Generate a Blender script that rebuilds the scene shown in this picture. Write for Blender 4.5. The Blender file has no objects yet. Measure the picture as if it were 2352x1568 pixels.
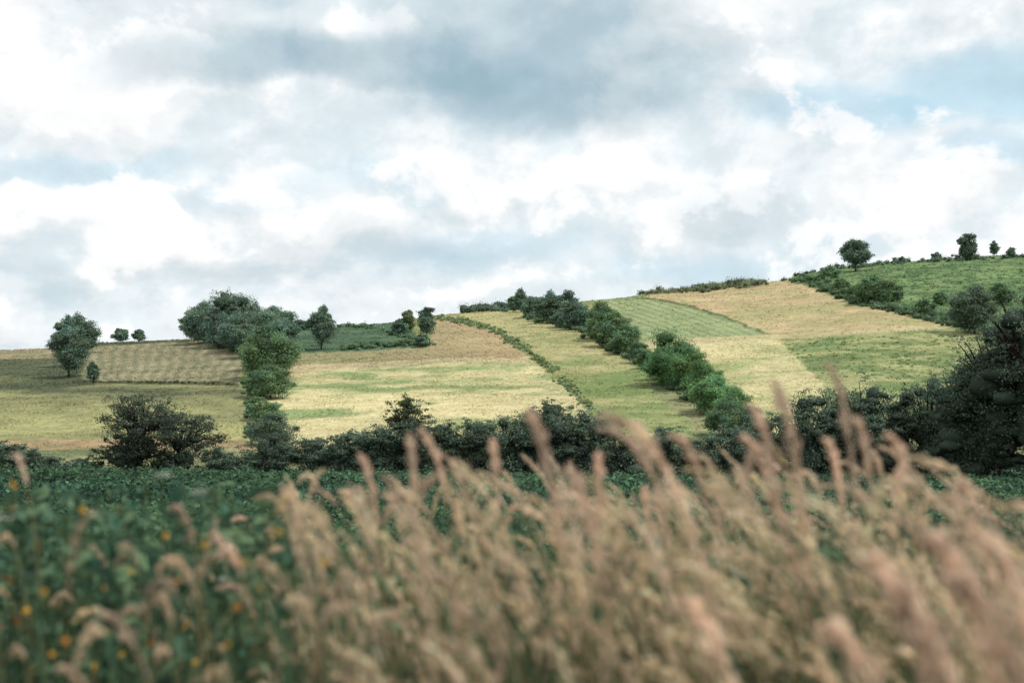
import bpy, math, numpy as np
from mathutils import Vector

# ------------------------------------------------------------------ basics
scene = bpy.context.scene
CAMZ = 2.4
FR = 3267.0            # focal length in image pixels; layout X, Y are image pixels
CX, HY = 1176.0, 1040.0
RNG = np.random.default_rng(7)

def lin(r, g, b, k=1.0):
    c = np.array([r, g, b], float) / 255.0
    c = np.where(c <= 0.04045, c / 12.92, ((c + 0.055) / 1.055) ** 2.4)
    return c * k

_tabs = {}
def vnoise(x, y, seed=0):
    if seed not in _tabs:
        _tabs[seed] = np.random.default_rng(1000 + seed).random((256, 256))
    t = _tabs[seed]
    xi = np.floor(x).astype(int); yi = np.floor(y).astype(int)
    fx = x - xi; fy = y - yi
    fx = fx * fx * (3 - 2 * fx); fy = fy * fy * (3 - 2 * fy)
    a = t[xi % 256, yi % 256]; b = t[(xi + 1) % 256, yi % 256]
    c = t[xi % 256, (yi + 1) % 256]; d = t[(xi + 1) % 256, (yi + 1) % 256]
    return (a * (1 - fx) + b * fx) * (1 - fy) + (c * (1 - fx) + d * fx) * fy
def fbm(x, y, seed=0, o=4):
    s = 0; a = 0.5; n = 0
    for i in range(o):
        s = s + a * vnoise(x * 2 ** i, y * 2 ** i, seed + i); n += a; a *= 0.55
    return s / n

# ------------------------------------------------------------------ mesh builder
class MB:
    def __init__(s):
        s.v = []; s.c = []; s.lv = []; s.lt = []; s.m = []; s.n = 0
    def add(s, V, F, C, mat=0):
        V = np.asarray(V, float).reshape(-1, 3); F = np.asarray(F, int)
        C = np.asarray(C, float)
        if C.ndim == 1: C = np.tile(C, (len(V), 1))
        s.v.append(V); s.c.append(C)
        s.lv.append((F + s.n).ravel()); s.lt.append(np.full(len(F), F.shape[1]))
        s.m.append(np.full(len(F), mat)); s.n += len(V)
    def quads(s, V4, C, mat=0):
        n = len(V4)
        s.add(V4.reshape(-1, 3), np.arange(n * 4).reshape(n, 4), np.repeat(C, 4, axis=0), mat)
    def build(s, name, mats, smooth=False, origin=None):
        V = np.concatenate(s.v); C = np.concatenate(s.c)
        lv = np.concatenate(s.lv); lt = np.concatenate(s.lt); m = np.concatenate(s.m)
        if origin is not None: V = V - np.array(origin)
        me = bpy.data.meshes.new(name)
        me.vertices.add(len(V)); me.vertices.foreach_set("co", V.astype(np.float32).ravel())
        me.loops.add(len(lv)); me.loops.foreach_set("vertex_index", lv.astype(np.int32))
        me.polygons.add(len(lt))
        st = np.concatenate([[0], np.cumsum(lt)[:-1]]).astype(np.int32)
        me.polygons.foreach_set("loop_start", st)
        me.polygons.foreach_set("loop_total", lt.astype(np.int32))
        me.polygons.foreach_set("material_index", m.astype(np.int32))
        if smooth: me.polygons.foreach_set("use_smooth", np.ones(len(lt), bool))
        at = me.color_attributes.new("Col", 'FLOAT_COLOR', 'POINT')
        at.data.foreach_set("color", np.concatenate([C, np.ones((len(C), 1))], 1).astype(np.float32).ravel())
        for mt in mats: me.materials.append(mt)
        me.update(calc_edges=True); me.validate()
        ob = bpy.data.objects.new(name, me)
        if origin is not None: ob.location = origin
        scene.collection.objects.link(ob)
        return ob

def unit(v): return v / np.maximum(np.linalg.norm(v, axis=-1, keepdims=True), 1e-9)
def rdir(rng, n): return unit(rng.normal(size=(n, 3)))

def leaf_quads(rng, P, N, size, aspect=0.6, T=None):
    n = len(P)
    if T is None: T = rdir(rng, n)
    T = unit(T - (T * N).sum(1, keepdims=True) * N)
    B = np.cross(N, T)
    s = np.broadcast_to(np.asarray(size, float), (n,))[:, None]
    mid = P + N * s * 0.12
    return np.stack([P - T * s * .5, mid + B * s * aspect * .5, P + T * s * .5, mid - B * s * aspect * .5], 1)

def tube(mb, pts, rad, col, mat=0, sides=6):
    pts = np.asarray(pts, float); n = len(pts)
    tan = unit(np.gradient(pts, axis=0))
    ref = np.array([0.3, 1, 0.1]); a = unit(np.cross(tan, ref)); b = np.cross(tan, a)
    ang = np.arange(sides) / sides * 2 * np.pi
    ring = np.cos(ang)[None, :, None] * a[:, None] + np.sin(ang)[None, :, None] * b[:, None]
    V = pts[:, None] + ring * np.asarray(rad)[:, None, None]
    F = []
    for i in range(n - 1):
        for j in range(sides):
            k = (j + 1) % sides
            F.append([i * sides + j, i * sides + k, (i + 1) * sides + k, (i + 1) * sides + j])
    mb.add(V.reshape(-1, 3), F, col, mat)

import bmesh
_bm = bmesh.new(); bmesh.ops.create_icosphere(_bm, subdivisions=2, radius=1)
ICO_V = np.array([v.co[:] for v in _bm.verts]); ICO_F = np.array([[v.index for v in f.verts] for f in _bm.faces]); _bm.free()

# ------------------------------------------------------------------ materials
def new_mat(name):
    m = bpy.data.materials.new(name); m.use_nodes = True
    nt = m.node_tree; nt.nodes.clear()
    return m, nt, nt.nodes, nt.links

def foliage_mat(name, trans=0.25, nscale=3.0, rough=0.65, spec=0.25):
    m, nt, N, L = new_mat(name)
    out = N.new('ShaderNodeOutputMaterial'); at = N.new('ShaderNodeAttribute'); at.attribute_name = "Col"
    tc = N.new('ShaderNodeTexCoord'); nz = N.new('ShaderNodeTexNoise'); nz.inputs['Scale'].default_value = nscale
    nz.inputs['Detail'].default_value = 2
    L.new(tc.outputs['Object'], nz.inputs['Vector'])
    mr = N.new('ShaderNodeMapRange'); mr.inputs[1].default_value = 0.3; mr.inputs[2].default_value = 0.7
    mr.inputs[3].default_value = 0.75; mr.inputs[4].default_value = 1.25
    L.new(nz.outputs['Fac'], mr.inputs[0])
    vm = N.new('ShaderNodeVectorMath'); vm.operation = 'SCALE'
    L.new(at.outputs['Color'], vm.inputs[0]); L.new(mr.outputs[0], vm.inputs['Scale'])
    p = N.new('ShaderNodeBsdfPrincipled'); p.inputs['Roughness'].default_value = rough
    p.inputs['Specular IOR Level'].default_value = spec
    L.new(vm.outputs[0], p.inputs['Base Color'])
    if trans > 0:
        tr = N.new('ShaderNodeBsdfTranslucent'); L.new(vm.outputs[0], tr.inputs['Color'])
        mx = N.new('ShaderNodeMixShader'); mx.inputs[0].default_value = trans
        L.new(p.outputs[0], mx.inputs[1]); L.new(tr.outputs[0], mx.inputs[2]); L.new(mx.outputs[0], out.inputs[0])
    else: L.new(p.outputs[0], out.inputs[0])
    return m
M_LEAF = foliage_mat("tree_leaves", 0.3, 0.45, 0.7, 0.35)
M_CROP = foliage_mat("crop_leaves", 0.3, 0.5, 0.7, 0.2)
M_GRASS = foliage_mat("dry_grass", 0.45, 8.0, 0.9, 0.05)
M_WEED = foliage_mat("weed_leaves", 0.35, 6.0, 0.7, 0.2)
M_PETAL = foliage_mat("petals", 0.3, 10.0, 0.6, 0.2)
M_BARK = foliage_mat("bark", 0.0, 4.0, 0.9, 0.1)

def ground_mat(name, scs, amp, bump=0.3, bscale=1.0):
    m, nt, N, L = new_mat(name)
    out = N.new('ShaderNodeOutputMaterial'); at = N.new('ShaderNodeAttribute'); at.attribute_name = "Col"
    tc = N.new('ShaderNodeTexCoord'); prev = at.outputs['Color']
    fine = None
    for i, (sc, a) in enumerate(zip(scs, amp)):
        nz = N.new('ShaderNodeTexNoise'); nz.inputs['Scale'].default_value = sc; nz.inputs['Detail'].default_value = 4
        nz.inputs['Roughness'].default_value = 0.7
        L.new(tc.outputs['Object'], nz.inputs['Vector'])
        mr = N.new('ShaderNodeMapRange'); mr.inputs[1].default_value = 0.3; mr.inputs[2].default_value = 0.7
        mr.inputs[3].default_value = 1 - a; mr.inputs[4].default_value = 1 + a
        L.new(nz.outputs['Fac'], mr.inputs[0])
        vm = N.new('ShaderNodeVectorMath'); vm.operation = 'SCALE'
        L.new(prev, vm.inputs[0]); L.new(mr.outputs[0], vm.inputs['Scale']); prev = vm.outputs[0]; fine = nz
    p = N.new('ShaderNodeBsdfPrincipled'); p.inputs['Roughness'].default_value = 0.95
    p.inputs['Specular IOR Level'].default_value = 0.05
    L.new(prev, p.inputs['Base Color'])
    bp = N.new('ShaderNodeBump'); bp.inputs['Strength'].default_value = bump; bp.inputs['Distance'].default_value = bscale
    L.new(fine.outputs['Fac'], bp.inputs['Height']); L.new(bp.outputs[0], p.inputs['Normal'])
    L.new(p.outputs[0], out.inputs[0])
    return m
M_HILL = ground_mat("meadow", (0.035, 0.25, 1.1), (0.12, 0.15, 0.26), 0.5, 0.8)
M_SOIL = ground_mat("soil", (0.05, 0.5, 4.0), (0.2, 0.2, 0.3), 0.5, 0.1)

# ------------------------------------------------------------------ hillside
CREST = [(-1500,850),(-300,815),(0,805),(120,800),(210,787),(430,779),(560,768),(680,758),(800,749),(900,742),(1000,726),
 (1080,719),(1180,712),(1250,702),(1340,693),(1440,684),(1490,675),(1600,668),(1700,656),(1750,650),(1810,641),(1860,628),
 (1930,615),(2000,604),(2100,600),(2200,592),(2352,585),(2700,572),(3600,560)]
_cu = np.linspace(-1.4, 1.4, 2801)
_ce = np.interp(_cu, [(a - CX) / FR for a, b in CREST], [(HY - b) / FR for a, b in CREST])
_k = np.hanning(15); _k /= _k.sum(); _ce = np.convolve(np.pad(_ce, 7, mode='edge'), _k, 'valid')
_ce *= np.clip((1.05 - np.abs(_cu)) / 0.4, 0, 1)
D0 = 112.0
def Dc(u): return np.interp(u, [-0.5, -0.1, 0.1, 0.5], [330, 380, 420, 480])
def hz(x, y, bumps=True):
    u = x / y; ec = np.interp(u, _cu, _ce)
    t = np.clip((y - D0) / (Dc(u) - D0), 0, 2)
    E = np.sin(np.pi / 2 * t)
    z = (y * ec + CAMZ) * E
    if bumps: z = z + E * ((fbm(x / 55, y / 55, 3, 3) - .5) * 2.2 + (fbm(x / 9, y / 9, 5, 2) - .5) * 0.35) * np.clip(1.6 - t, 0.4, 1)
    return z
def sp(X, Y):
    """ground point on the hillside seen at image pixel X, Y"""
    u = (X - CX) / FR; e = (HY - Y) / FR
    ys = np.linspace(D0, float(Dc(u)) + 10, 1500); es = (hz(u * ys, ys) - CAMZ) / ys
    i = np.argmax(es >= e) if (es >= e).any() else int(np.argmax(es))
    y = ys[i]; return np.array([u * y, y, float(hz(np.array(u * y), np.array(y)))])

def inpoly(X, Y, poly):
    r = np.zeros(X.shape, bool); n = len(poly)
    for i in range(n):
        x1, y1 = poly[i]; x2, y2 = poly[(i + 1) % n]
        if y1 == y2: continue
        r ^= ((y1 > Y) != (y2 > Y)) & (X < (x2 - x1) * (Y - y1) / (y2 - y1) + x1)
    return r

NU, NY = 1300, 520
uu = np.linspace(-1.0, 1.0, NU); uu = np.sign(uu) * np.where(np.abs(uu) < 0.8, np.abs(uu) * 0.5, 0.4 + (np.abs(uu) - 0.8) * 3.0)
yy = np.concatenate([np.linspace(106, 260, 260), np.linspace(260.6, 500, 200), np.linspace(505, 1000, 60)])
U, Yw = np.meshgrid(uu, yy); Xw = U * Yw
Zw = hz(Xw, Yw) - 0.02
sX = CX + FR * U
ev = (Zw - CAMZ) / Yw; ev = np.maximum.accumulate(ev, axis=0); sY = HY - FR * ev
jx = (fbm(Xw / 5, Yw / 5, 20, 3) - .5) * 20; jy = (fbm(Xw / 5, Yw / 5, 30, 3) - .5) * 9
PX, PY = sX + jx, sY + jy
K = 0.68
def glin(c):
    v = lin(*c, K); l = v @ np.array([.25, .6, .15]); return (v * .90 + l * .10) * 1.03  # greyed and lightened field colour, painted in place of haze
n1 = fbm(Xw / 26, Yw / 14, 41, 4); n2 = fbm(Xw / 6, Yw / 5, 51, 4); n3 = fbm(Xw / 70, Yw / 60, 61, 3)
COLS = np.tile(lin(150, 155, 105, K), (NY, NU, 1))
def sm(a, lo, hi): return np.clip((a - lo) / (hi - lo), 0, 1)[..., None]
def paint(poly, c1, c2, f=None, lo=0.4, hi=0.6):
    m = inpoly(PX, PY, poly)
    f = n1 if f is None else f
    s = sm(f, lo, hi); c = glin(c1) * (1 - s) + glin(c2) * s
    COLS[m] = c[m]
paint([(-3000,1100),(3500,1100),(3500,880),(-3000,880)], (120,135,92), (155,155,108))
fA = np.clip((sY - 845) / 150, 0, 1) * 0.7 + (n1 - .5) * 0.9 + (n2 - .5) * .5  # olive meadow with cloud shade painted into its colour, darker uphill
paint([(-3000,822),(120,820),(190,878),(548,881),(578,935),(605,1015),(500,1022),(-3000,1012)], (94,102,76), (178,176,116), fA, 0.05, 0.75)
paint([(-3000,1008),(560,1010),(600,1030),(-3000,1036)], (158,148,104), (194,160,122), n2)
paint([(-3000,760),(60,760),(125,797),(122,823),(-3000,827)], (150,145,108), (178,162,126), n2)
paint([(122,780),(210,770),(205,800),(185,878),(150,870),(122,823)], (92,102,74), (114,120,84), n2)
st = np.sin(sX / 27 * 2 * np.pi * (1 + 0.0003 * (sY - 800)) + (n3 - .5) * 14 + (n1 - .5) * 6 + (sY - 800) * 0.04)
paint([(205,787),(430,760),(560,790),(556,881),(188,876)], (128,130,98), (170,160,124), 0.5 + 0.32 * st * (0.25 + n2 * 1.2) + (n2 - .5) * .8, 0.1, 0.9)
paint([(205,780),(435,770),(435,784),(205,794)], (84,94,68), (104,110,76))
paint([(165,872),(548,877),(552,886),(165,881)], (78,88,64), (94,100,70))
paint([(668,740),(905,725),(935,750),(968,775),(985,797),(800,806),(668,811)], (78,106,80), (96,122,90), n2)
st2 = np.sin((sY - (sX - 1000) * 0.42) / 9 * 2 * np.pi + n3 * 6)
paint([(668,811),(985,797),(1000,700),(1070,738),(1150,768),(1220,822),(900,838),(660,852)], (156,154,108), (190,166,124),
      0.5 + 0.32 * st2 * (0.3 + n2) + np.clip((sX - 950) / 500, -0.3, 0.4) + (n2 - .5) * .5, 0.2, 0.9)
paint([(660,848),(900,834),(1215,822),(1265,858),(1310,905),(1350,945),(1350,1000),(1000,1005),(760,1040),(600,1040),(570,930),(640,880)],
      (148,166,106), (220,207,152), n1 * .5 + n2 * .5, 0.37, 0.56)
paint([(1000,700),(1185,690),(1340,765),(1480,845),(1500,900),(1580,960),(1600,1040),(1350,1040),(1350,930),(1310,890),(1220,810),(1150,765)],
      (132,152,90), (190,182,126), n1 * .4 + n2 * .6 + (880 - sY) / 900, 0.38, 0.68)
st3 = np.sin((sY * 1.0 - sX * 0.36) / 11 * 2 * np.pi + n3 * 4)
paint([(1330,660),(1480,650),(1495,688),(1580,702),(1690,737),(1775,770),(1480,792),(1400,730)], (138,158,106), (174,182,130),
      0.5 + 0.34 * st3 * (0.3 + n2) + (n2 - .5) * .6, 0.2, 0.8)
paint([(1480,790),(1775,771),(1840,820),(1900,880),(1900,1000),(1640,1000),(1600,900)], (164,174,112), (216,204,150), n1 * .5 + n2 * .5, 0.36, 0.56)
paint([(1490,683),(1500,600),(1812,600),(1815,643),(1900,672),(1960,697),(2120,728),(2200,752),(1775,771),(1690,735),(1580,700)],
      (184,176,122), (212,186,142), n1 * .4 + n2 * .6, 0.36, 0.60)
paint([(1440,682),(1500,684),(1580,699),(1690,734),(1775,768),(1771,772),(1688,739),(1578,704),(1500,689)], (105,115,76), (125,126,84))
paint([(1480,781),(1775,767),(2190,748),(2190,758),(1775,779),(1480,793)], (194,182,132), (210,194,148), n2)
paint([(668,838),(1215,818),(1222,826),(900,842),(668,856)], (190,178,134), (208,190,146), n2)
paint([(1790,783),(2190,752),(2352,790),(3500,800),(3500,1000),(1900,1000),(1890,880)], (126,146,90), (176,178,120), n2, 0.4, 0.6)
paint([(1812,560),(3500,300),(3500,800),(2352,790),(2290,768),(2190,748),(2120,726),(1960,695),(1880,665),(1812,645)],
      (98,128,82), (134,156,100), n2, 0.4, 0.62)
paint([(1480,676),(1500,600),(1750,600),(1752,651),(1600,668)], (98,110,74), (124,122,90), n2)
Cp = np.pad(COLS, ((1,1),(1,1),(0,0)), mode='edge')
COLS = (Cp[:-2,1:-1] + Cp[2:,1:-1] + Cp[1:-1,:-2] + Cp[1:-1,2:] + 2 * COLS) / 6
Zw[0] = -0.6
idx = np.arange(NU * NY).reshape(NY, NU)
F = np.stack([idx[:-1, :-1], idx[:-1, 1:], idx[1:, 1:], idx[1:, :-1]], -1).reshape(-1, 4)
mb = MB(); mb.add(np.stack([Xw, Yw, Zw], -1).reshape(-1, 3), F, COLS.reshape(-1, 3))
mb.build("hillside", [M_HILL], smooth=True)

# grass tufts over the hillside fields
rg = np.random.default_rng(77); nT = 110000
ri = (rg.random(nT) ** 1.15 * 400).astype(int) + 10; ci = rg.integers(120, NU - 120, nT)
P = np.stack([Xw[ri, ci], Yw[ri, ci], 0 * ri], 1) + np.stack([rg.normal(0, .4, nT), rg.normal(0, .5, nT), np.zeros(nT)], 1)
P[:, 2] = hz(P[:, 0], P[:, 1]) + .03
keep = rg.random(nT) < np.clip((fbm(P[:, 0] / 4, P[:, 1] / 4, 140, 3) - .38) * 5, .1, 1)
P = P[keep]; cc = COLS[ri, ci][keep]; nT = len(P)
Nn = unit(np.stack([rg.normal(0, .4, nT), rg.normal(-.3, .4, nT), np.ones(nT)], 1))
mb = MB(); mb.quads(leaf_quads(rg, P, Nn, .0014 * P[:, 1] * rg.uniform(.6, 1.6, nT), .5), np.clip(cc * rg.uniform(.8, 1.3, (nT, 1)), 0, .9), 0)
mb.build("meadow_grass", [M_GRASS])

# great flat ground to the horizon
mb = MB(); na = 96; rings = [0, 20, 60, 150, 400, 1200, 4000, 9000]
V = [[0, 0, -0.3]]; Fq = []
for r in rings[1:]:
    for a in range(na): V.append([r * math.cos(2 * math.pi * a / na), r * math.sin(2 * math.pi * a / na), -0.3])
Ft = [[0, 1 + a, 1 + (a + 1) % na] for a in range(na)]
for k in range(len(rings) - 2):
    for a in range(na):
        b = (a + 1) % na; Fq.append([1 + k * na + a, 1 + (k + 1) * na + a, 1 + (k + 1) * na + b, 1 + k * na + b])
mb.add(V, Ft, lin(95, 110, 70, 0.5)); mb.n = 0
mb.lv.append(np.array(Fq).ravel()); mb.lt.append(np.full(len(Fq), 4)); mb.m.append(np.zeros(len(Fq), int)); mb.n = len(V)
mb.build("ground", [M_SOIL])

# verge bank under the photographer
def gz_at(y): return 1.15 * (1 - np.clip((y - 4.2) / 4.5, 0, 1) ** 1.3)
gx, gy = np.meshgrid(np.linspace(-30, 30, 160), np.linspace(-15, 9, 90))
gz = gz_at(gy) + (fbm(gx, gy, 70, 3) - .5) * 0.12 - 0.1 * (gy > 8)
mb = MB(); id2 = np.arange(gx.size).reshape(gx.shape)
mb.add(np.stack([gx, gy, gz], -1).reshape(-1, 3), np.stack([id2[:-1, :-1], id2[:-1, 1:], id2[1:, 1:], id2[1:, :-1]], -1).reshape(-1, 4), lin(70, 85, 50, 0.5))
mb.build("grass_verge", [M_SOIL], smooth=True)

# ------------------------------------------------------------------ leafy field
def fz(x, y): return 0.013 * np.clip(-x + 8, 0, 80) * np.clip(y / 100, 0, 1.2) ** 2
mb = MB()
gx, gy = np.meshgrid(np.linspace(-75, 75, 500), np.linspace(7.5, 105, 330))
def canopy(x, y):
    big = np.clip(fbm(x / 3.2, y / 5, 84, 3) - .42, 0, 1)
    return fz(x, y) + 0.20 + 0.42 * fbm(x / 0.9, y / 1.1, 80, 2) + 1.15 * big
gz = canopy(gx, gy) - 0.13; gz[0] = -0.2; gz[-1] = -0.2
id2 = np.arange(gx.size).reshape(gx.shape)
mb.add(np.stack([gx, gy, gz], -1).reshape(-1, 3), np.stack([id2[:-1, :-1], id2[:-1, 1:], id2[1:, 1:], id2[1:, :-1]], -1).reshape(-1, 4), lin(34, 56, 42, 0.5), 0)
def crop(y0, y1, n, size):
    y = np.sqrt(RNG.random(n) * (y1 ** 2 - y0 ** 2) + y0 ** 2); x = (RNG.random(n) * 2 - 1) * (0.48 * y + 2)
    z = canopy(x, y) + RNG.normal(0, 0.09, n) + (RNG.random(n) < .05) * RNG.uniform(0, .4, n)
    Nn = unit(np.stack([RNG.normal(0, .9, n), RNG.normal(-.3, .9, n), np.ones(n)], 1))
    Q = leaf_quads(RNG, np.stack([x, y, z], 1), Nn, size * RNG.uniform(.4, 1.5, n), 0.55)
    b = RNG.uniform(0.4, 1.6, n)[:, None] * (0.1 + 1.6 * fbm(x / 2.0, y / 4, 88, 3))[:, None]
    w = np.clip(RNG.random(n) * .7 + (fbm(x / 9, y / 14, 93, 3) - .42) * 2, 0, 1)[:, None]
    mb.quads(Q, (lin(54, 90, 70, .85) * (1 - w) + lin(88, 120, 84, .85) * w) * b, 0)
crop(8, 22, 36000, 0.11); crop(22, 45, 56000, 0.16); crop(45, 105, 100000, 0.25)
mb.build("crop_field", [M_CROP])

# ------------------------------------------------------------------ trees
DARK = lin(84, 102, 84, 1.3); MID = lin(94, 120, 86, 1.26); OLIVE = lin(112, 124, 86, 1.15); HZ = lin(94, 116, 98, 1.25)  # haze painted into leaf colours: all lifted, HZ tinted cooler for distant trees
def crown(mb, rng, lobes, n, leaf, col, core=0.74, jag=0.2):
    C = np.array([l[0] for l in lobes]); R = np.array([l[1] for l in lobes])
    w = (R.prod(1)) ** (2 / 3); w /= w.sum()
    k = rng.choice(len(lobes), n, p=w); d = rdir(rng, n)
    d[:, 2] = np.where(rng.random(n) < 0.3, np.abs(d[:, 2]), d[:, 2])
    ph = rng.uniform(0, 6.28, (len(lobes), 3))[k]
    lump = 1 + 0.16 * np.sin(d[:, 0] * 5 + ph[:, 0]) + 0.16 * np.sin(d[:, 2] * 6 + ph[:, 1]) + .12 * np.sin(d[:, 1] * 5 + ph[:, 2])
    f = 0.95 * lump + rng.normal(0, jag, n)
    P = C[k] + d * R[k] * f[:, None]
    Nn = unit(d * 0.7 + rng.normal(0, 0.6, (n, 3)) + np.array([0, 0, 0.3]))
    lf = rng.uniform(0.65, 1.4, len(lobes))[k][:, None]; hue = rng.normal(0, 0.07, (len(lobes), 1))[k]
    c = col * lf * rng.uniform(0.6, 1.45, n)[:, None] * np.concatenate([1 + hue, np.ones_like(hue), 1 - hue], 1)
    mb.quads(leaf_quads(rng, P, Nn, leaf * rng.uniform(.55, 1.4, n), 0.6), np.clip(c, 0.005, 1), 1)
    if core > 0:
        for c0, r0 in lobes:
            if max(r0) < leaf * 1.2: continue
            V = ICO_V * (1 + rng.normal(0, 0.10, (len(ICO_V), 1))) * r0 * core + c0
            mb.add(V, ICO_F, col * 0.5, 1)  # solid core in darkened leaf colour, painting in the crown's inner shade

def make_tree(name, base, h, w, col=MID, trunk=0.15, seed=0, n=None, leaf=None, airy=0.0, top=0.0, nl=None, depth=None, cap=14000, core=.66, small=1.0):
    rng = np.random.default_rng(seed + 500); mb = MB()
    base = np.asarray(base, float); dist = base[1]
    if leaf is None: leaf = max(0.0011 * dist, 0.14)
    w = w * 1.08
    rx = w / 2; rz = h * (1 - trunk) / 2; cz = h * trunk + rz; ry = (depth or w) / 2
    nl = nl or int(20 + 14 * rng.random())
    lobes = []
    for i in range(nl):
        d = rdir(rng, 1)[0]; q = rng.uniform(0.4, 0.88)
        rr = rng.uniform(0.16, 0.36) * min(rx, rz) * small
        zrel = d[2] * q
        shrink = 1 - top * max(zrel, 0)
        c = np.array([d[0] * q * rx * shrink, d[1] * q * ry * shrink, cz + zrel * rz])
        lobes.append((c, np.array([rr * rng.uniform(1, 1.5), rr * 1.15, rr * rng.uniform(.65, 1.0)])))
    lobes.append((np.array([0, 0, cz]), np.array([rx * .58, ry * .58, rz * .62]) * small))
    lobes.append((np.array([rx * .1, 0, cz - rz * .45]), np.array([rx * .66, ry * .66, rz * .5]) * (.5 + .5 * small)))
    lobes.append((np.array([rx * rng.uniform(-.25, .25), 0, cz + rz * .72]), np.array([rx * .3, ry * .3, rz * .26]) * small))
    if airy > 0:
        ex = []
        for i in range(int(16 * airy)):
            d = rdir(rng, 1)[0]; d[2] = abs(d[2]) * 0.9
            k = rng.uniform(.85, 1.08)
            c = np.array([d[0] * rx * k, d[1] * ry * k, cz + d[2] * rz * k])
            st = np.array([d[0] * rx * .3, d[1] * ry * .3, cz])
            s = np.linspace(0, 1, 5)[:, None]
            tube(mb, st + (c - st) * s + np.array([0, 0, 1]) * np.sin(s * 3) * .05 * h, np.linspace(.012, .004, 5) * h * .6, lin(60, 50, 42, .6), 0, 4)
            for q in (.7, .85, 1.0, 1.1):
                ex.append((st + (c - st) * q + rng.normal(0, .03 * h, 3), np.array([1.3, 1.3, .5]) * rng.uniform(.04, .13) * min(rx, rz)))
        crown(mb, rng, ex, int(28 * len(ex)), leaf, col, 0, 0.5)
    area = sum(4 * np.pi * (np.prod(r) ** (2 / 3)) for c, r in lobes)
    n = n or int(np.clip(1.8 * area / (leaf * leaf * 0.31), 1200, cap))
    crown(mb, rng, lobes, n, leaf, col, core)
    tr = max(0.018 * h, 0.05)
    s = np.linspace(0, 1, 7)
    lean = rng.normal(0, .04, 2) * h
    path = np.stack([lean[0] * s ** 2, lean[1] * s ** 2, -0.3 + (cz + 0.3) * s], 1)
    tube(mb, path, tr * (1.25 - 0.8 * s), lin(78, 68, 56, .6), 0, 8)
    for c, r in lobes[:(7 if small == 1 else 16)]:
        a = path[3 + int(rng.random() * 3)]
        q = np.linspace(0, 1, 5)[:, None]
        tube(mb, a + (c - a) * q - np.array([0, 0, 1]) * np.sin(q * np.pi) * .03 * h, np.linspace(tr * .5, tr * .15, 5), lin(72, 62, 52, .6), 0, 5)
    ob = mb.build(name, [M_BARK, M_LEAF]); ob.location = base
    return ob

def T(name, X, Yb, Yt, W, col=MID, seed=None, **k):
    p = sp(X, Yb); s = p[1] / FR
    if seed is None: seed = int(X * 7 + Yb)
    base_e = HY - (p[2] - CAMZ) / p[1] * FR
    h = max((base_e - Yt) * s, 1.0)
    make_tree(name, p, h, W * s, col, seed=seed, **k)
def Tn(name, X, d, Yt, W, col=DARK, seed=None, z=0.0, **k):
    if seed is None: seed = int(X * 3 + d)
    h = CAMZ + (HY - Yt) / FR * d - z
    make_tree(name, ((X - CX) / FR * d, d, z), h, W / FR * d, col, seed=seed, **k)

T("tree", 188, 812, 720, 84, HZ, trunk=.06); T("tree", 158, 866, 748, 80, HZ, trunk=.06, top=.2); T("tree", 150, 840, 724, 50, HZ, trunk=.06)
T("tree", 214, 882, 828, 27, HZ, trunk=.12)
T("tree", 277, 781, 754, 38, HZ, trunk=.1); T("tree", 319, 779, 757, 34, HZ, trunk=.1)
for X, Yb, Yt, W in [(448,782,706,66),(476,788,690,96),(524,795,664,116),(572,800,692,104),(628,775,702,84),(560,808,726,96),
                     (502,800,716,80),(650,792,730,70),(596,800,706,90),(540,806,740,90),(574,822,742,80),(612,810,716,90)]:
    T("tree", X, Yb, Yt, W, HZ, trunk=.02)
T("tree", 622, 872, 738, 128, MID, trunk=.03); T("tree", 592, 870, 786, 96, MID, trunk=.03); T("tree", 636, 858, 764, 96, MID, trunk=.03); T("tree", 584, 850, 768, 70, MID, trunk=.03)
T("tree", 622, 916, 836, 112, MID, trunk=.03); T("tree", 594, 912, 850, 80, MID, trunk=.03); T("tree", 606, 965, 912, 80, MID, trunk=.03); T("tree", 622, 1022, 948, 124, DARK, trunk=.03)
T("shrub", 692, 758, 735, 54, HZ, trunk=.02)
T("tree", 738, 803, 701, 60, HZ, trunk=.14, top=.2)
T("shrub", 918, 768, 735, 46, HZ, trunk=.05); T("tree", 938, 762, 712, 38, OLIVE, trunk=.1)
T("tree", 980, 782, 705, 40, HZ, trunk=.18); T("shrub", 972, 795, 768, 36, HZ, trunk=.02)
for X, Yb, Yt, W in [(1180,716,678,30),(1197,717,662,34),(1222,728,680,44),(1262,742,668,56),(1303,740,667,54),(1243,736,698,44),
                     (1325,757,692,62),(1290,752,708,54)]:
    T("tree", X, Yb, Yt, W, HZ, trunk=.03)
for X, Yb, Yt, W in [(1385,782,690,72),(1408,798,716,68),(1368,776,732,50),(1438,814,746,60),(1468,834,786,50),(1426,808,766,54),(1486,846,804,44),(1392,798,740,64)]:
    T("tree", X, Yb, Yt, W, MID, trunk=.02)
GR = lin(94, 128, 84, 1.28)
for X, Yb, Yt, W in [(1538,884,760,114),(1582,894,794,100),(1560,890,820,100),(1614,920,832,98),(1648,944,862,100),(1625,952,872,94),(1682,966,892,90),(1520,872,800,62)]:
    T("tree", X, Yb, Yt, W, GR, trunk=.02)
T("tree", 1664, 1000, 920, 110, MID, trunk=.02); T("tree", 1716, 1000, 936, 100, DARK, trunk=.02)
T("tree", 1965, 624, 549, 68, HZ, trunk=.14, nl=34); T("tree", 2222, 598, 537, 43, DARK, trunk=.08)
T("tree", 2283, 590, 553, 20, HZ, trunk=.12); T("tree", 2238, 766, 652, 104, DARK, trunk=.03, top=.25)
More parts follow.
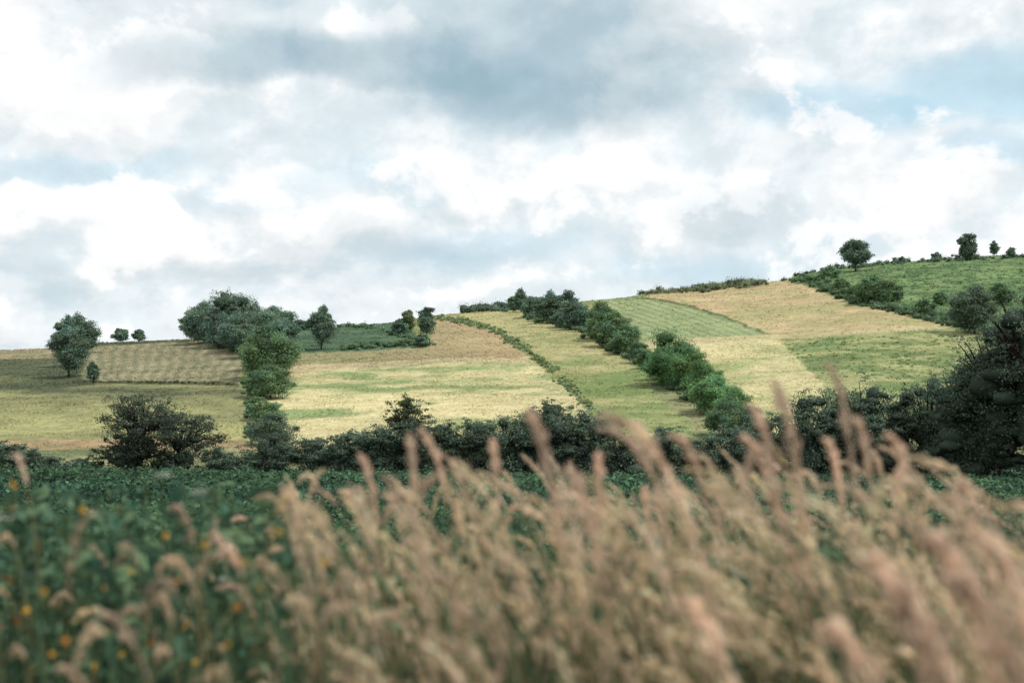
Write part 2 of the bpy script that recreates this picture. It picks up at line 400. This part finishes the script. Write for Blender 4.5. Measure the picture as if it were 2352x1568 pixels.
T("shrub", 2073, 604, 589, 15, HZ, trunk=.02); T("shrub", 2152, 597, 580, 26, HZ, trunk=.02); T("shrub", 2322, 592, 568, 20, HZ, trunk=.02)
for X, Yb, Yt, W in [(2008,697,632,100),(2125,728,688,50),(1930,668,640,44),(1965,690,655,50),(2050,692,655,50),(2190,738,710,40),(1886,652,630,44),
                     (1905,640,612,50),(2160,700,672,40),(2300,700,650,50)]:
    T("shrub", X, Yb, Yt, W, MID, trunk=.02)

# shrubs and trees along the foot of the hill
rs = np.random.default_rng(99)
for X, d, Yt, W in [(-60,110,1000,170),(30,112,1018,120),(110,112,1046,100),(190,110,1052,80),(505,108,1030,80),(565,107,1042,90),(625,108,992,110),
    (720,108,1004,90),(800,108,990,120),(868,107,972,110),(945,107,950,120),(1020,109,968,90),(1085,108,962,100),(1150,107,948,100),
    (1215,108,932,100),(1280,107,922,110),(1345,107,936,100),(1400,108,970,110),(1465,108,1010,110),(1530,107,980,110),(1600,108,1004,110),
    (1680,107,974,130),(1760,106,960,140),(1850,105,900,140),(1925,107,888,130),(1985,105,872,140),(2060,106,886,130),(2130,105,858,150),
    (2200,103,840,150),(2270,100,806,180),(2420,98,680,260)]:
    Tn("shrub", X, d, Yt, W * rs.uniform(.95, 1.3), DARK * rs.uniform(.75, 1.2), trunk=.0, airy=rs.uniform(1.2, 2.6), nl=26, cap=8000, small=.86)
AD = lin(74, 86, 70, 1.15)
Tn("tree", 325, 108, 902, 180, AD, trunk=.16, airy=4.5, nl=30, top=.25, small=.5, core=.45, cap=4500)
Tn("tree", 410, 109, 938, 180, AD, trunk=.05, airy=3, nl=28, small=.62, core=.5, cap=5500)
Tn("tree", 300, 109, 1000, 160, AD, trunk=.0, airy=2, nl=22, small=.8, cap=4000)
Tn("tree", 935, 108, 905, 90, OLIVE * .6, trunk=.1, airy=3, nl=16, top=.4, small=.6, core=.5)
Tn("tree", 1265, 108, 918, 90, DARK, trunk=.1, airy=3, nl=16, small=.7, core=.5)
Tn("tree", 2290, 99, 715, 200, DARK * .8, trunk=.02, airy=3, nl=50, small=.85)
Tn("tree", 2372, 96, 612, 220, DARK * .8, trunk=.02, airy=3, nl=60, small=.85)
Tn("tree", 2215, 101, 820, 150, DARK * .85, trunk=.02, airy=3, nl=34, small=.85)

# ------------------------------------------------------------------ hedges and scrub
def hedge(name, path, hpx, spread, count, col, seed, leafk=1.0, per=110, core=.65):
    rng = np.random.default_rng(seed); mb = MB(); path = np.array(path, float)
    seg = np.concatenate([[0], np.cumsum(np.linalg.norm(np.diff(path, axis=0), axis=1))])
    for i in range(count):
        q = rng.random() * seg[-1]; X = np.interp(q, seg, path[:, 0]) + rng.normal(0, spread); Y = np.interp(q, seg, path[:, 1]) + rng.normal(0, spread * .35)
        p = sp(X, Y); r = hpx / FR * p[1] * rng.uniform(.25, .85)
        lb = [(p + np.array([rng.normal(0, r * .7), rng.normal(0, r * .6), r * rng.uniform(.1, .8)]), np.array([r, r, r * .8]) * rng.uniform(.45, 1)) for _ in range(3)]
        crown(mb, rng, lb, per, max(.0009 * p[1], .16) * leafk, col * rng.uniform(.75, 1.25), core, .25)
    mb.build(name, [M_BARK, M_LEAF])
hedge("hedge", [(1000,730),(1080,742),(1150,768),(1220,810),(1270,850),(1310,895),(1352,935)], 7, 8, 260, lin(124,142,100,1.1), 3, core=.4)
hedge("hedge", [(785,802),(880,795),(990,792)], 14, 6, 60, MID, 4)
hedge("hedge", [(780,750),(860,752),(900,765),(960,788)], 9, 5, 36, MID, 5)
hedge("hedge", [(1065,716),(1120,710),(1180,712)], 20, 7, 60, HZ, 6)
hedge("hedge", [(1200,722),(1330,760),(1480,840),(1600,920)], 17, 9, 110, MID, 7)
hedge("hedge", [(1485,676),(1600,666),(1690,656),(1752,652)], 13, 9, 150, lin(112,122,90,1.15), 8, core=.4)
hedge("hedge", [(1600,668),(1690,650),(1740,652)], 18, 9, 60, lin(100,112,82,1.1), 18, core=.5)
hedge("hedge", [(1815,640),(1880,655),(1960,690),(2110,725),(2200,750)], 18, 9, 150, MID, 9)
hedge("hedge", [(1830,628),(1930,617),(2080,603),(2352,590)], 10, 4, 110, HZ, 10)
hedge("hedge", [(575,900),(590,960),(600,1010)], 18, 12, 50, MID, 11)
hedge("hedge", [(170,878),(360,878),(548,882)], 4, 2, 50, lin(90,100,68,1), 12)
def scrub(name, poly, count, hpx, col, seed):
    rng = np.random.default_rng(seed); mb = MB(); pl = np.array(poly); k = 0
    while k < count:
        X = rng.uniform(pl[:, 0].min(), pl[:, 0].max()); Y = rng.uniform(pl[:, 1].min(), pl[:, 1].max())
        if not inpoly(np.array([X]), np.array([Y]), poly)[0]: continue
        k += 1; p = sp(X, Y); r = hpx / FR * p[1] * rng.uniform(.25, .7) * (1.6 if rng.random() < .06 else 1)
        lb = [(p + np.array([rng.normal(0, r * .9), rng.normal(0, r * .8), r * .1]), np.array([r * 1.2, r * 1.2, r * .6]) * rng.uniform(.6, 1)) for _ in range(2)]
        crown(mb, rng, lb, 60, max(.0009 * p[1], .16), col * rng.uniform(.85, 1.25), 0, .3)
    mb.build(name, [M_BARK, M_LEAF])
scrub("scrub", [(1850,636),(1930,620),(2352,592),(2450,590),(2450,760),(2290,760),(2190,742),(2120,722),(1960,690)], 800, 12, lin(112,138,98,1.12), 21)
scrub("scrub", [(1800,790),(2190,756),(2260,800),(2250,860),(1920,880)], 200, 7, lin(132,152,104,1.1), 22)
mb = MB(); rng = np.random.default_rng(31)
for i in range(420):
    X = rng.uniform(-150, 2500); d = rng.uniform(105, 111); r = rng.uniform(.4, 1.1) * np.interp(X, [0, 500, 1700, 2352], [.7, 1, 1.2, 1.5])
    p = np.array([(X - CX) / FR * d, d, r * .4])
    crown(mb, rng, [(p + rng.normal(0, r * .5, 3) * [1, 1, .4], np.array([r, r, r * .8]) * rng.uniform(.5, 1)) for _ in range(2)], 220, .16, DARK * rng.uniform(.7, 1.3), .7, .3)
mb.build("hedge", [M_BARK, M_LEAF])

# ------------------------------------------------------------------ verge vegetation
def ribbon(mb, P, wid, col, mat, rng):
    P = np.asarray(P); n = len(P); tan = unit(np.gradient(P, axis=0)); side = unit(np.cross(tan, rdir(rng, 1)[0]))
    w = np.asarray(wid)[:, None]
    V = np.concatenate([P - side * w, P + side * w]); F = [[i, i + 1, n + i + 1, n + i] for i in range(n - 1)]
    mb.add(V, F, col, mat)

def plume(mb, rng, base, ctrl, tip, frac=0.3, wid=0.009, col=None, stemcol=None, n=130):
    s = np.linspace(0, 1, 16)[:, None]
    P = (1 - s) ** 2 * base + 2 * s * (1 - s) * ctrl + s ** 2 * tip
    tube(mb, P, np.linspace(.0016, .0008, 16), stemcol, 0, 3)
    q = 1 - frac * rng.random(n) ** 0.9
    f = lambda s: (1 - s) ** 2 * base + 2 * s * (1 - s) * ctrl + s ** 2 * tip
    qq = q[:, None]; C = f(qq); tn = unit(f(np.minimum(qq + .01, 1.01)) - f(qq - .01))
    rel = (1 - q) / frac
    prof = np.clip(np.sin(np.clip(rel, 0, 1) ** 0.75 * np.pi * .95) + .10, 0.05, 1.2)
    prof *= 0.4 + 0.9 * (np.sin(rel * 26 + rng.random() * 6) * .5 + .5)
    rd = rdir(rng, n); rd = unit(rd - (rd * tn).sum(1, keepdims=True) * tn)
    off = wid * prof * rng.random(n) ** .7
    C = C + rd * off[:, None]
    Td = unit(tn + rd * rng.uniform(.05, .45, n)[:, None])
    Nn = unit(np.cross(Td, rdir(rng, n)))
    Q = leaf_quads(rng, C, Nn, rng.uniform(.008, .018, n), 0.24, Td)
    mb.quads(Q, np.clip(col * rng.uniform(.75, 1.25, (n, 1)), 0, .92), 0)

PINK = lin(238, 210, 186, 1.02); TAN = lin(234, 214, 178, 1.02); STEM = lin(184, 170, 124, .8)
def at(X, Y, d): return np.array([(X - CX) / FR * d, d, CAMZ - (Y - HY) / FR * d])
env_x = [-200, 0, 300, 600, 700, 900, 1200, 1500, 1750, 2000, 2200, 2400, 2600]
env_y = [1180, 1130, 1180, 1120, 1070, 1030, 1040, 1060, 1010, 1000, 1070, 1150, 1150]
den_x = [-300, 0, 500, 620, 800, 1200, 1800, 2200, 2700]
den_v = [.13, .14, .17, .38, .75, .95, .85, .95, .9]
mb = MB(); rng = np.random.default_rng(11); cnt = 0
while cnt < 1350:
    X = rng.uniform(-350, 2750)
    if rng.random() > np.interp(X, den_x, den_v) * (.35 + 1.3 * float(fbm(np.array(X / 70.), np.array(3.3), 150, 2))): continue
    e = np.interp(X, env_x, env_y)
    Y = e + (1640 - e) * rng.random() ** 0.75
    d = rng.uniform(1.5, 3.6); cnt += 1
    tip = at(X, Y, d)
    right = np.clip((X - 600) / 1400, 0, 1)
    hook = X < 700 and rng.random() < .6
    lean = -(0.04 + 0.24 * rng.random() * (0.5 + right)) if rng.random() < .85 else 0.08
    bx = tip[0] - lean; base = np.array([bx + rng.normal(0, .03), d + rng.normal(0, .08), gz_at(d) - .02])
    ctrl = np.array([bx + lean * .1, d, tip[2] + (rng.uniform(.05, .16) if hook else rng.uniform(-.16, .07))])
    w = rng.random(); c = (PINK * w + TAN * (1 - w)) * rng.uniform(.75, 1.12)
    if X < 600: c = c * .85
    plume(mb, rng, base, ctrl, tip, frac=rng.uniform(.16, .30), wid=rng.uniform(.0035, .009), col=c, stemcol=STEM * rng.uniform(.5, 1.05), n=88)
for (tx, ty), (cx_, cy_), (bx, by), d, w, fr in [
    ((1212,942),(1290,1080),(1440,1500),1.75,.008,.34), ((1372,958),(1740,1010),(1800,1568),1.6,.009,.48),
    ((1380,985),(1640,1030),(1770,1568),1.8,.006,.3), ((1775,880),(1900,1080),(1915,1568),1.7,.008,.42),
    ((1900,838),(2040,1020),(1975,1568),1.9,.006,.40), ((2035,998),(2180,1130),(2230,1568),1.8,.006,.30),
    ((1890,1008),(2000,1120),(1960,1568),2.0,.006,.28), ((1700,1005),(1860,1080),(1880,1568),1.9,.006,.3),
    ((1720,930),(1840,1060),(1890,1568),1.8,.006,.35), ((1960,960),(2070,1080),(2010,1568),1.8,.006,.32),
    ((2200,1105),(2300,1230),(2420,1568),1.6,.008,.36), ((940,1000),(960,1120),(1010,1568),2.1,.007,.3),
    ((965,990),(1080,1090),(1120,1568),2.2,.006,.28), ((1130,1010),(1150,1130),(1200,1568),2.1,.006,.26),
    ((825,1045),(900,1150),(940,1568),2.2,.006,.28), ((1375,1040),(1370,1180),(1400,1568),2.0,.007,.26),
    ((1450,975),(1560,1000),(1640,1568),2.0,.005,.2), ((1540,1000),(1720,1080),(1740,1568),1.9,.006,.3),
    ((1975,1290),(2180,1330),(2420,1640),1.3,.013,.5), ((2120,1240),(2300,1290),(2500,1640),1.25,.013,.5),
    ((2010,1330),(2250,1400),(2400,1700),1.2,.014,.5), ((1560,1380),(1700,1440),(1860,1700),1.4,.010,.45),
    ((2180,1330),(2380,1380),(2600,1700),1.2,.014,.5), ((1880,1440),(2100,1500),(2250,1800),1.25,.013,.5),
    ((2250,1230),(2420,1330),(2560,1700),1.3,.012,.5), ((2060,1400),(2230,1500),(2330,1750),1.2,.013,.5),
    ((2080,1060),(2010,1150),(2060,1568),2.0,.006,.3), ((1640,1110),(1690,1200),(1650,1568),2.2,.006,.25),
    ((30,1045),(110,1090),(140,1568),2.2,.004,.2), ((1480,1120),(1500,1250),(1530,1568),2.0,.007,.3),
    ((1300,1080),(1420,1180),(1500,1568),1.6,.009,.35), ((650,1120),(720,1220),(820,1568),1.9,.007,.3)]:
    b = at(bx, by, d); c = at(cx_, cy_, d); t = at(tx, ty, d + .05)
    b2 = b.copy(); b2[2] = gz_at(d); b2[0] += (b[0] - c[0]) * (b[2] - b2[2]) / max(c[2] - b[2], .1) * 0.3
    plume(mb, rng, b2, c + np.array([0, 0, .05]), t, frac=fr, wid=w, col=PINK * rng.uniform(.82, 1.0), stemcol=STEM, n=int(330 * fr / .3 * w / .01))
for i in range(3200):
    X = rng.uniform(-350, 2750)
    if rng.random() > np.interp(X, den_x, den_v) + .2: continue
    d = rng.uniform(1.6, 4.2); Y = rng.uniform(1160, 1640)
    tip = at(X, Y, d); lean = rng.normal(-.06, .16); bx = tip[0] - lean
    s = np.linspace(0, 1, 7)[:, None]; base = np.array([bx, d, gz_at(d) - .02]); ctrl = np.array([bx + lean * .2, d, tip[2] + .06])
    w = rng.random() ** 2 * np.interp(X, [400, 900], [.3, 1]); c = (lin(196, 180, 134, .8) * w + lin(88, 128, 98, .78) * (1 - w)) * rng.uniform(.5, 1.1)
    ribbon(mb, (1 - s) ** 2 * base + 2 * s * (1 - s) * ctrl + s ** 2 * tip, np.linspace(.0038, .0006, 7), c, 0, rng)
mb.build("tall_grass", [M_GRASS])

# leafy weeds, thicker on the left
mb = MB(); rng = np.random.default_rng(12)
for i in range(3000):
    X = rng.uniform(-500, 2800)
    if rng.random() > np.interp(X, [-500, 500, 900, 1400, 2800], [1, 1, .6, .5, .5]): continue
    d = rng.uniform(2.2, 7.5); top = rng.uniform(1105, 1480) + (90 if X > 700 else 0)
    tip = at(X, top, d); b = np.array([tip[0] + rng.normal(0, .05), d, gz_at(d) - .03])
    if tip[2] < b[2] + .1: continue
    s = np.linspace(0, 1, 6)[:, None]; path = b + (tip - b) * s + np.array([1, 0, 0]) * np.sin(s * np.pi) * rng.normal(0, .04)
    tube(mb, path, np.linspace(.003, .0012, 6), lin(90, 110, 70, .6), 0, 3)
    n = 46; q = rng.random(n) ** .6; P = b + (tip - b) * q[:, None]; dr = rdir(rng, n); dr[:, 2] = np.abs(dr[:, 2]) * .5
    P = P + dr * (rng.uniform(.02, .10, n) * (1.15 - q))[:, None]
    w = rng.random(); c = (lin(64, 104, 86, .88) * (1 - w) + lin(114, 138, 100, .88) * w)
    mb.quads(leaf_quads(rng, P, unit(rng.normal(0, .8, (n, 3)) + np.array([0, -.2, .7])), rng.uniform(.02, .06, n), .38, dr), c * rng.uniform(.5, 1.5, (n, 1)), 0)
mb.build("weeds", [M_WEED])

# small yellow-orange wildflowers and a few white umbels
mb = MB(); rng = np.random.default_rng(13)
fl = [(275,1175),(30,1168),(32,1112),(190,1170),(745,1290),(740,1300),(408,1332),(425,1436),
      (345,1478),(150,1470),(250,1450),(215,1530),(205,1395),(100,1360),(300,1310),(60,1400),(870,1195),(640,1220),(545,1395),(40,1430),(310,1400),(470,1250),(120,1500),
      (90,1250),(160,1300),(380,1230),(520,1480),(280,1500),(20,1330),(600,1350),(240,1350),(180,1420),(350,1380),(130,1390),(450,1520),(75,1540),(560,1290)]
for X, Y in fl:
    d = rng.uniform(1.7, 2.2); t = at(X, Y, d); b = np.array([t[0] + rng.normal(.03, .05), d, gz_at(d) - .02])
    s = np.linspace(0, 1, 7)[:, None]
    tube(mb, b + (t - b) * s + np.array([1, 0, 0]) * np.sin(s * np.pi) * rng.normal(0, .03), np.linspace(.0016, .0008, 7), lin(80, 100, 65, .6), 0, 3)
    ax = unit(rng.normal(0, .6, 3) + np.array([0, -.7, .8])); u = unit(np.cross(ax, [0, 0, 1.])); v = np.cross(ax, u)
    col = lin(*((240, 188, 66) if rng.random() < .7 else (230, 148, 60)), .88); r = rng.uniform(.0034, .0056)
    for k in range(8):
        a = k / 8 * 6.283; dd = np.cos(a) * u + np.sin(a) * v
        mb.quads(leaf_quads(rng, (t + dd * r * .6)[None], unit(ax + dd * .3)[None], r * 1.4, .5, dd[None]), col[None] * rng.uniform(.85, 1.1), 1)
    mb.add(ICO_V * .002 + t, ICO_F, lin(150, 90, 30, .7), 1)
for X, Y in [(375,1090),(15,1190),(150,1362),(520,1330),(460,1130)]:
    d = 2.6; t = at(X, Y, d); b = np.array([t[0], d, gz_at(d)])
    tube(mb, b + (t - b) * np.linspace(0, 1, 5)[:, None], np.linspace(.0018, .001, 5), lin(80, 100, 60, .5), 0, 3)
    n = 60; r = .016 * np.sqrt(rng.random(n)); a = rng.random(n) * 6.28
    mb.quads(leaf_quads(rng, t + np.stack([r * np.cos(a), r * np.sin(a), rng.normal(0, .002, n)], 1), unit(rng.normal(0, .3, (n, 3)) + [0, 0, 1.]), .006, .8), np.tile(lin(215, 220, 205, .7), (n, 1)), 1)
mb.build("wildflowers", [M_WEED, M_PETAL])

# ------------------------------------------------------------------ light and sky
sdir = Vector((0.66, -0.28, 1.05)).normalized()
sun = bpy.data.lights.new("sun", 'SUN'); sun.energy = 3.0; sun.angle = math.radians(2.0); sun.color = (1, .965, .90)
so = bpy.data.objects.new("sun", sun); scene.collection.objects.link(so)
so.rotation_euler = sdir.to_track_quat('Z', 'Y').to_euler(); so.location = (60, -10, 120)

world = bpy.data.worlds.new("World"); scene.world = world; world.use_nodes = True
nt = world.node_tree; N = nt.nodes; L = nt.links; N.clear()
S = bpy.types.NodeSocket
def setin(sock, x):
    if isinstance(x, S): L.new(x, sock)
    else: sock.default_value = x
def mth(op, a, b=0.0, clamp=False):
    n = N.new('ShaderNodeMath'); n.operation = op; n.use_clamp = clamp; setin(n.inputs[0], a); setin(n.inputs[1], b); return n.outputs[0]
def mixc(f, a, b):
    n = N.new('ShaderNodeMix'); n.data_type = 'RGBA'; setin(n.inputs[0], f)
    setin(n.inputs[6], a if isinstance(a, S) else (*a, 1)); setin(n.inputs[7], b if isinstance(b, S) else (*b, 1))
    return n.outputs[2]
def sstep(x, lo, hi, a=0.0, b=1.0):
    n = N.new('ShaderNodeMapRange'); n.interpolation_type = 'SMOOTHSTEP'
    setin(n.inputs[0], x); n.inputs[1].default_value = lo; n.inputs[2].default_value = hi; n.inputs[3].default_value = a; n.inputs[4].default_value = b
    return n.outputs[0]
tc = N.new('ShaderNodeTexCoord'); D = tc.outputs['Generated']
sep = N.new('ShaderNodeSeparateXYZ'); L.new(D, sep.inputs[0])
def mapping(vec, scale, loc=(0, 0, 0)):
    m = N.new('ShaderNodeMapping'); L.new(vec, m.inputs[0]); m.inputs['Scale'].default_value = scale; m.inputs['Location'].default_value = loc; return m.outputs[0]
def noise(vec, sc, det=6, rough=.55, dist=0.0):
    n = N.new('ShaderNodeTexNoise'); L.new(vec, n.inputs['Vector']); n.inputs['Scale'].default_value = sc; n.inputs['Detail'].default_value = det
    n.inputs['Roughness'].default_value = rough; n.inputs['Distortion'].default_value = dist; return n
nA = noise(mapping(D, (1, 1, 1.5)), 4.2, 5, .5).outputs['Fac']
loc = (3.1, 1.7, .4); dl = (.005, 0, .016)
nB = noise(mapping(D, (1, 1, 1.35), loc), 13.0, 8, .56, .15).outputs['Fac']
nB2 = noise(mapping(D, (1, 1, 1.35), tuple(a + b for a, b in zip(loc, dl))), 13.0, 6, .56, .15).outputs['Fac']
warp = noise(mapping(D, (1, 1, 1.2), (7, 2, 5)), 8.0, 6, .55)
wsep = N.new('ShaderNodeSeparateColor'); L.new(warp.outputs['Color'], wsep.inputs[0])
yc = mth('MAXIMUM', sep.outputs[1], .08)
uS = mth('ADD', mth('DIVIDE', sep.outputs[0], yc), mth('MULTIPLY', mth('SUBTRACT', wsep.outputs[0], .5), .16))
eS = mth('ADD', mth('DIVIDE', sep.outputs[2], yc), mth('MULTIPLY', mth('SUBTRACT', wsep.outputs[1], .5), .08))
def blob(X, Y, rx, ry, k):
    a = mth('DIVIDE', mth('SUBTRACT', uS, (X - CX) / FR), rx / FR); b = mth('DIVIDE', mth('SUBTRACT', eS, (HY - Y) / FR), ry / FR)
    r = mth('ADD', mth('MULTIPLY', a, a), mth('MULTIPLY', b, b))
    return mth('MULTIPLY', sstep(r, 0.0, 2.2, 1, 0), k)
def total(bl):
    s = bl[0]
    for b in bl[1:]: s = mth('ADD', s, b)
    return s
dark = total([blob(480,150,260,65,.7), blob(860,165,300,60,.7), blob(1290,100,380,140,.8), blob(1290,240,280,75,.5), blob(450,20,260,50,.25),
              blob(850,600,330,45,.25), blob(1650,490,120,65,.3), blob(70,650,170,50,.25)])
dark = mth('SUBTRACT', 1.0, mth('POWER', 2.718, mth('MULTIPLY', dark, -1.15)))
white = total([blob(280,540,330,110,.8), blob(1100,440,230,110,.6), blob(700,270,230,55,.7), blob(1470,550,70,70,.7), blob(1870,290,80,40,1.0),
               blob(2050,60,420,70,.5), blob(830,80,110,40,.7), blob(1300,650,400,40,.5), blob(2250,430,250,120,.5), blob(130,260,200,80,.6), blob(420,420,200,60,.4),
               blob(1550,380,250,70,.4), blob(80,60,200,60,.4)])
blue = total([blob(2240,180,240,80,1.0), blob(1900,240,200,55,.9), blob(2300,330,200,45,.8), blob(220,410,230,35,.6), blob(900,440,140,40,.5), blob(1650,640,250,35,.5), blob(650,470,120,40,.4),
              blob(1150,570,200,40,.5), blob(1950,560,180,50,.4)])
WHT = tuple(lin(254, 254, 254, 1.04)); LGR = tuple(lin(232, 241, 245)); DRK = tuple(lin(152, 182, 196)); BLU = tuple(lin(198, 229, 243))
f1 = mth('ADD', sstep(nA, .38, .60), mth('MULTIPLY', mth('SUBTRACT', white, .10), .6), True)
c = mixc(f1, LGR, tuple(lin(249, 251, 252)))
gre = mth('MULTIPLY', sstep(mth('SUBTRACT', nB, mth('MULTIPLY', white, .07)), .49, .36), .55, True)
c = mixc(gre, c, tuple(lin(208, 227, 236)))
c = mixc(mth('MULTIPLY', blue, .85, True), c, BLU)
c = mixc(mth('MULTIPLY', dark, sstep(nB, .3, .7, 1.15, .75), True), c, DRK)
puff = mth('MULTIPLY', sstep(mth('ADD', nB, mth('MULTIPLY', white, .07)), .53, .60), mth('SUBTRACT', .85, mth('MULTIPLY', dark, 1.4)), True)
c = mixc(puff, c, WHT)
relief = mth('MULTIPLY', mth('SUBTRACT', nB, nB2), mth('SUBTRACT', .55, mth('MULTIPLY', dark, .3)))
rl = N.new('ShaderNodeVectorMath'); rl.operation = 'SCALE'; L.new(c, rl.inputs[0])
L.new(mth('MINIMUM', mth('ADD', 1.02, relief), 1.08), rl.inputs['Scale'])
sky = N.new('ShaderNodeTexSky'); sky.sky_type = 'NISHITA'; sky.sun_disc = False
sky.sun_elevation = math.asin(sdir.z); sky.sun_rotation = math.atan2(sdir.x, sdir.y)
b1 = N.new('ShaderNodeBackground'); L.new(sky.outputs[0], b1.inputs[0]); b1.inputs[1].default_value = .12
b2 = N.new('ShaderNodeBackground'); L.new(rl.outputs[0], b2.inputs[0]); b2.inputs[1].default_value = 1.0
mx = N.new('ShaderNodeMixShader'); L.new(mth('SUBTRACT', .99, mth('MULTIPLY', blue, .12), True), mx.inputs[0])
L.new(b1.outputs[0], mx.inputs[1]); L.new(b2.outputs[0], mx.inputs[2])
wo = N.new('ShaderNodeOutputWorld'); L.new(mx.outputs[0], wo.inputs[0])

# ------------------------------------------------------------------ camera
cam = bpy.data.cameras.new("camera"); co = bpy.data.objects.new("camera", cam); scene.collection.objects.link(co)
cam.sensor_width = 36; cam.lens = 50; cam.shift_y = (HY - 784) / 2352.0
co.location = (0, 0, CAMZ); co.rotation_euler = (math.radians(90), 0, 0)
cam.clip_start = .05; cam.clip_end = 20000
cam.dof.use_dof = True; cam.dof.focus_distance = 180; cam.dof.aperture_fstop = 3.6
scene.camera = co
scene.view_settings.view_transform = 'Standard'; scene.view_settings.look = 'None'; scene.view_settings.exposure = 0
